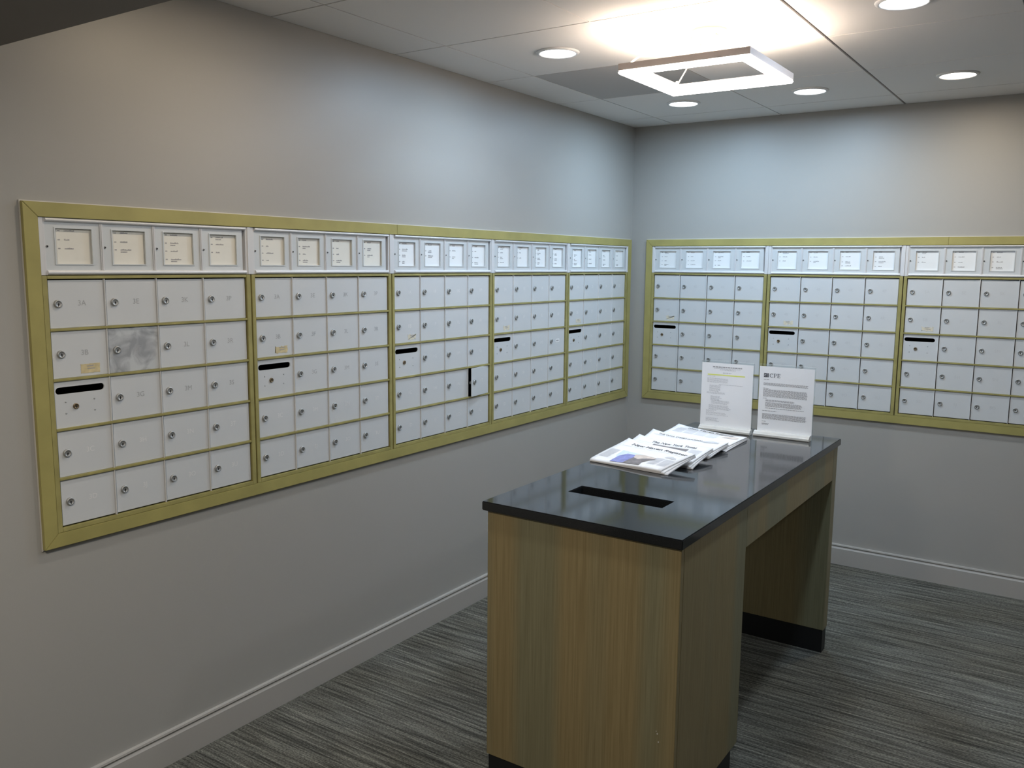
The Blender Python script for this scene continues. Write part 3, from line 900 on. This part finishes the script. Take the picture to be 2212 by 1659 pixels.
newspaper('front newspaper of the pile with a blue and brown photo near its fold', BL1, BR1, TR1, TL1, 0.0115, 3, 0.3,
          [('head', ('New Haven Register', 0.56, 0.83, 0.80, 0.030, False)), ('cols', (0.06, 0.96, 0.715, 0.727, 5, 'inkpale')),
           ('poly', ('photo', smooth_poly([(0.28, 0.20), (0.56, 0.20), (0.56, 0.46), (0.20, 0.52), (0.22, 0.30)]), 'photo_sky', 0.0010)),
           ('poly', ('photo', smooth_poly([(0.42, 0.20), (0.70, 0.24), (0.74, 0.42), (0.56, 0.46), (0.44, 0.44)]), 'photo_skin', 0.0012)),
           ('poly', ('photo', smooth_poly([(0.27, 0.03), (0.46, 0.03), (0.49, 0.24), (0.44, 0.40), (0.33, 0.41), (0.27, 0.28)]), 'photo_blue', 0.0014)),
           ('poly', ('photo', smooth_poly([(0.45, 0.03), (0.68, 0.03), (0.66, 0.16), (0.70, 0.28), (0.76, 0.36), (0.64, 0.33), (0.54, 0.24), (0.47, 0.30)]), 'photo_dark', 0.0016)),
           ('poly', ('emblem', smooth_poly([(0.80, 0.52), (0.95, 0.52), (0.93, 0.58), (0.87, 0.62), (0.82, 0.58)]), 'inkpale', 0.0010)),
           ('cols', (0.72, 0.98, 0.14, 0.46, 2, 'inkpale')), ('cols', (0.03, 0.18, 0.16, 0.50, 1, 'inkpale'))], 4, 0.006, 0.035)

# ------------------------------------------------------------------ sign holders
def sign(label, x0, x1, y, ztop, base_x0, base_x1, lines, bow):
    wdt = x1 - x0
    t = thing('sign_holder', label, 'sign', ((x0 + x1) / 2, y, DZ + 0.0006), 0, 'upright acrylic sign holders on the desk')
    h = ztop - DZ - 0.0006
    hw = wdt / 2
    bm = bmesh.new()
    N = 12
    # clear front sheet and a gently bowed back sheet, joined at the foot
    box(bm, -hw, hw, 0.0, 0.002, 0.0, h)
    bm.faces.ensure_lookup_table(); bm.faces[1].material_index = 1  # pale top face: the light caught by the edge is painted on
    rows = []
    for k in range(N + 1):
        x = -hw + wdt * k / N
        d = 0.0035 + bow * math.sin(PI * k / N)
        rows.append([bm.verts.new((x, yy, zz)) for yy, zz in ((d, 0.0), (d + 0.002, 0.0), (d + 0.002, h), (d, h))])
    for k in range(N):
        for q in range(4):
            bm.faces.new((rows[k][q], rows[k][(q + 1) % 4], rows[k + 1][(q + 1) % 4], rows[k + 1][q])).material_index = 1 if q == 2 else 0  # top edge painted pale for the same bright edge line
    bm.faces.new(rows[0]); bm.faces.new(rows[-1])
    obj('clear_sleeve', bm, ['acrylic', 'acrylicbase'], t)
    bm = bmesh.new()
    bx0, bx1 = base_x0 - (x0 + x1) / 2, base_x1 - (x0 + x1) / 2
    prism(bm, [(-0.0005, 0.0), (-0.034, 0.0), (-0.036, 0.003), (-0.036, 0.010), (-0.030, 0.012), (-0.026, 0.018), (-0.014, 0.0215), (-0.0005, 0.020)], 'x', bx0, bx1)
    obj('foot_bar', bm, 'acrylicbase', t)
    bm = bmesh.new(); box(bm, -hw + 0.002, hw - 0.002, -0.0012, -0.0004, 0.002, h - 0.008)
    yy = -0.0016
    PH = h - 0.008
    mts = ['paper']
    for kind, a in lines:
        if a[-1] not in mts: mts.append(a[-1])
        mi = mts.index(a[-1])
        if kind == 'bar':
            u0, u1, v0, v1 = a[:4]
            q = [bm.verts.new((-hw + wdt * u, yy, PH * (1 - v_))) for u, v_ in ((u0, v0), (u1, v0), (u1, v1), (u0, v1))]
            bm.faces.new(q).material_index = mi
        elif kind == 'words':
            u0, u1, v0, hgt = a[:4]
            rnd = random.Random(int(v0 * 1e4))
            u = u0
            while u < u1:
                wd = rnd.uniform(0.015, 0.055)
                q = [bm.verts.new((-hw + wdt * p, yy, PH * (1 - v_))) for p, v_ in ((u, v0), (min(u + wd, u1), v0), (min(u + wd, u1), v0 + hgt), (u, v0 + hgt))]
                bm.faces.new(q).material_index = mi; u += wd + 0.008
    pg = obj('letter_sheet', bm, mts, t)
    return t, pg, hw, wdt, PH, yy

L1 = [('words', (0.22, 0.78, 0.050, 0.015, 'ink')), ('words', (0.24, 0.76, 0.076, 0.007, 'inkpale')), ('words', (0.36, 0.66, 0.094, 0.008, 'inkpale')),
      ('words', (0.42, 0.58, 0.135, 0.012, 'inkpale')), ('bar', (0.125, 0.84, 0.165, 0.183, 'highlight'))]
for (u0, u1, v0, v1) in ((0.12, 0.30, 0.195, 0.205), (0.12, 0.55, 0.225, 0.285), (0.35, 0.84, 0.312, 0.325), (0.17, 0.40, 0.33, 0.42),
                         (0.12, 0.48, 0.435, 0.46), (0.20, 0.42, 0.49, 0.55), (0.22, 0.58, 0.555, 0.60), (0.17, 0.60, 0.625, 0.69),
                         (0.12, 0.32, 0.70, 0.715), (0.12, 0.54, 0.735, 0.75), (0.12, 0.56, 0.77, 0.78), (0.12, 0.38, 0.82, 0.87)):
    v_ = v0
    while v_ < v1 + 1e-6:
        L1.append(('words', (u0, u1 - random.Random(v_).uniform(0, 0.06), v_, 0.006, 'inkpale'))); v_ += 0.0145
sign('left sign holder with a typed page and a yellow highlighted line, behind the newspapers', 0.957, 1.184, -1.238, 1.1965, 0.965, 1.188, L1, 0.024)
L2 = []
for (u0, u1, v0, v1) in ((0.09, 0.20, 0.185, 0.19), (0.09, 0.89, 0.235, 0.275), (0.09, 0.22, 0.31, 0.315), (0.09, 0.89, 0.33, 0.43), (0.09, 0.16, 0.455, 0.46),
                         (0.14, 0.66, 0.478, 0.50), (0.14, 0.80, 0.515, 0.58), (0.14, 0.84, 0.595, 0.60), (0.09, 0.37, 0.635, 0.64), (0.09, 0.89, 0.68, 0.76), (0.09, 0.17, 0.79, 0.795), (0.09, 0.23, 0.82, 0.835)):
    v_ = v0
    while v_ < v1 + 1e-6:
        L2.append(('words', (u0, u1 - random.Random(v_ + 3).uniform(0, 0.03), v_, 0.0075, 'ink'))); v_ += 0.0135
t2, pg, hw, wdt, PH, yy = sign('right sign holder showing a letter headed CPE', 1.203, 1.429, -1.226, 1.1965, 1.199, 1.426, L2, 0.004)
# heading: square emblem and the letters C P E with serifs
bm = bmesh.new()
def q2(x0, z0, x1, z1, mi=0):
    P = lambda u, v_: bm.verts.new((-hw + wdt * 0.09 + u, yy - 0.0002, PH * (1 - 0.155) + v_))
    bm.faces.new((P(x0, z0), P(x1, z0), P(x1, z1), P(x0, z1))).material_index = mi
q2(0, 0, 0.0125, 0.0165); q2(0.0140, 0, 0.0195, 0.0165)
obj('emblem', bm, 'inkdark', pg)
bm = bmesh.new()
yyo = yy; yy = yy - 0.0004
def arc(cx_, cz, ro, ri, a0, a1, sx=1.0, n=14):
    P = lambda r_, a: bm.verts.new((-hw + wdt * 0.09 + cx_ + r_ * sx * math.cos(a), yy - 0.0002, PH * (1 - 0.155) + cz + r_ * math.sin(a)))
    for k in range(n):
        p, q = a0 + (a1 - a0) * k / n, a0 + (a1 - a0) * (k + 1) / n
        bm.faces.new((P(ri, p), P(ro, p), P(ro, q), P(ri, q)))
arc(0.0065, 0.0075, 0.0042, 0.0030, 0.9, 2 * PI - 0.9)         # pale curve cut into the emblem
obj('emblem', bm, 'paper', pg)
yy = yyo
bm = bmesh.new()
arc(0.0315, 0.0085, 0.0080, 0.0062, 0.75, 2 * PI - 0.75, 0.9)
q2(0.0245, 0.004, 0.0262, 0.013); q2(0.0362, 0.0115, 0.0371, 0.0165)
q2(0.0415, 0.0, 0.0441, 0.0165); q2(0.0398, 0.0, 0.0460, 0.0011); q2(0.0398, 0.0154, 0.0470, 0.0165); q2(0.0441, 0.0068, 0.0470, 0.0079)
arc(0.0468, 0.01165, 0.0049, 0.0033, -PI / 2, PI / 2, 1.0)
q2(0.0560, 0.0, 0.0586, 0.0165); q2(0.0545, 0.0, 0.0668, 0.0011); q2(0.0545, 0.0154, 0.0664, 0.0165); q2(0.0586, 0.0077, 0.0640, 0.0088)
q2(0.0659, 0.0, 0.0668, 0.0045); q2(0.0655, 0.0120, 0.0664, 0.0165); q2(0.0632, 0.0060, 0.0640, 0.0105)
obj('letterhead', bm, 'inkdark', pg)['label'] = 'letters CPE'
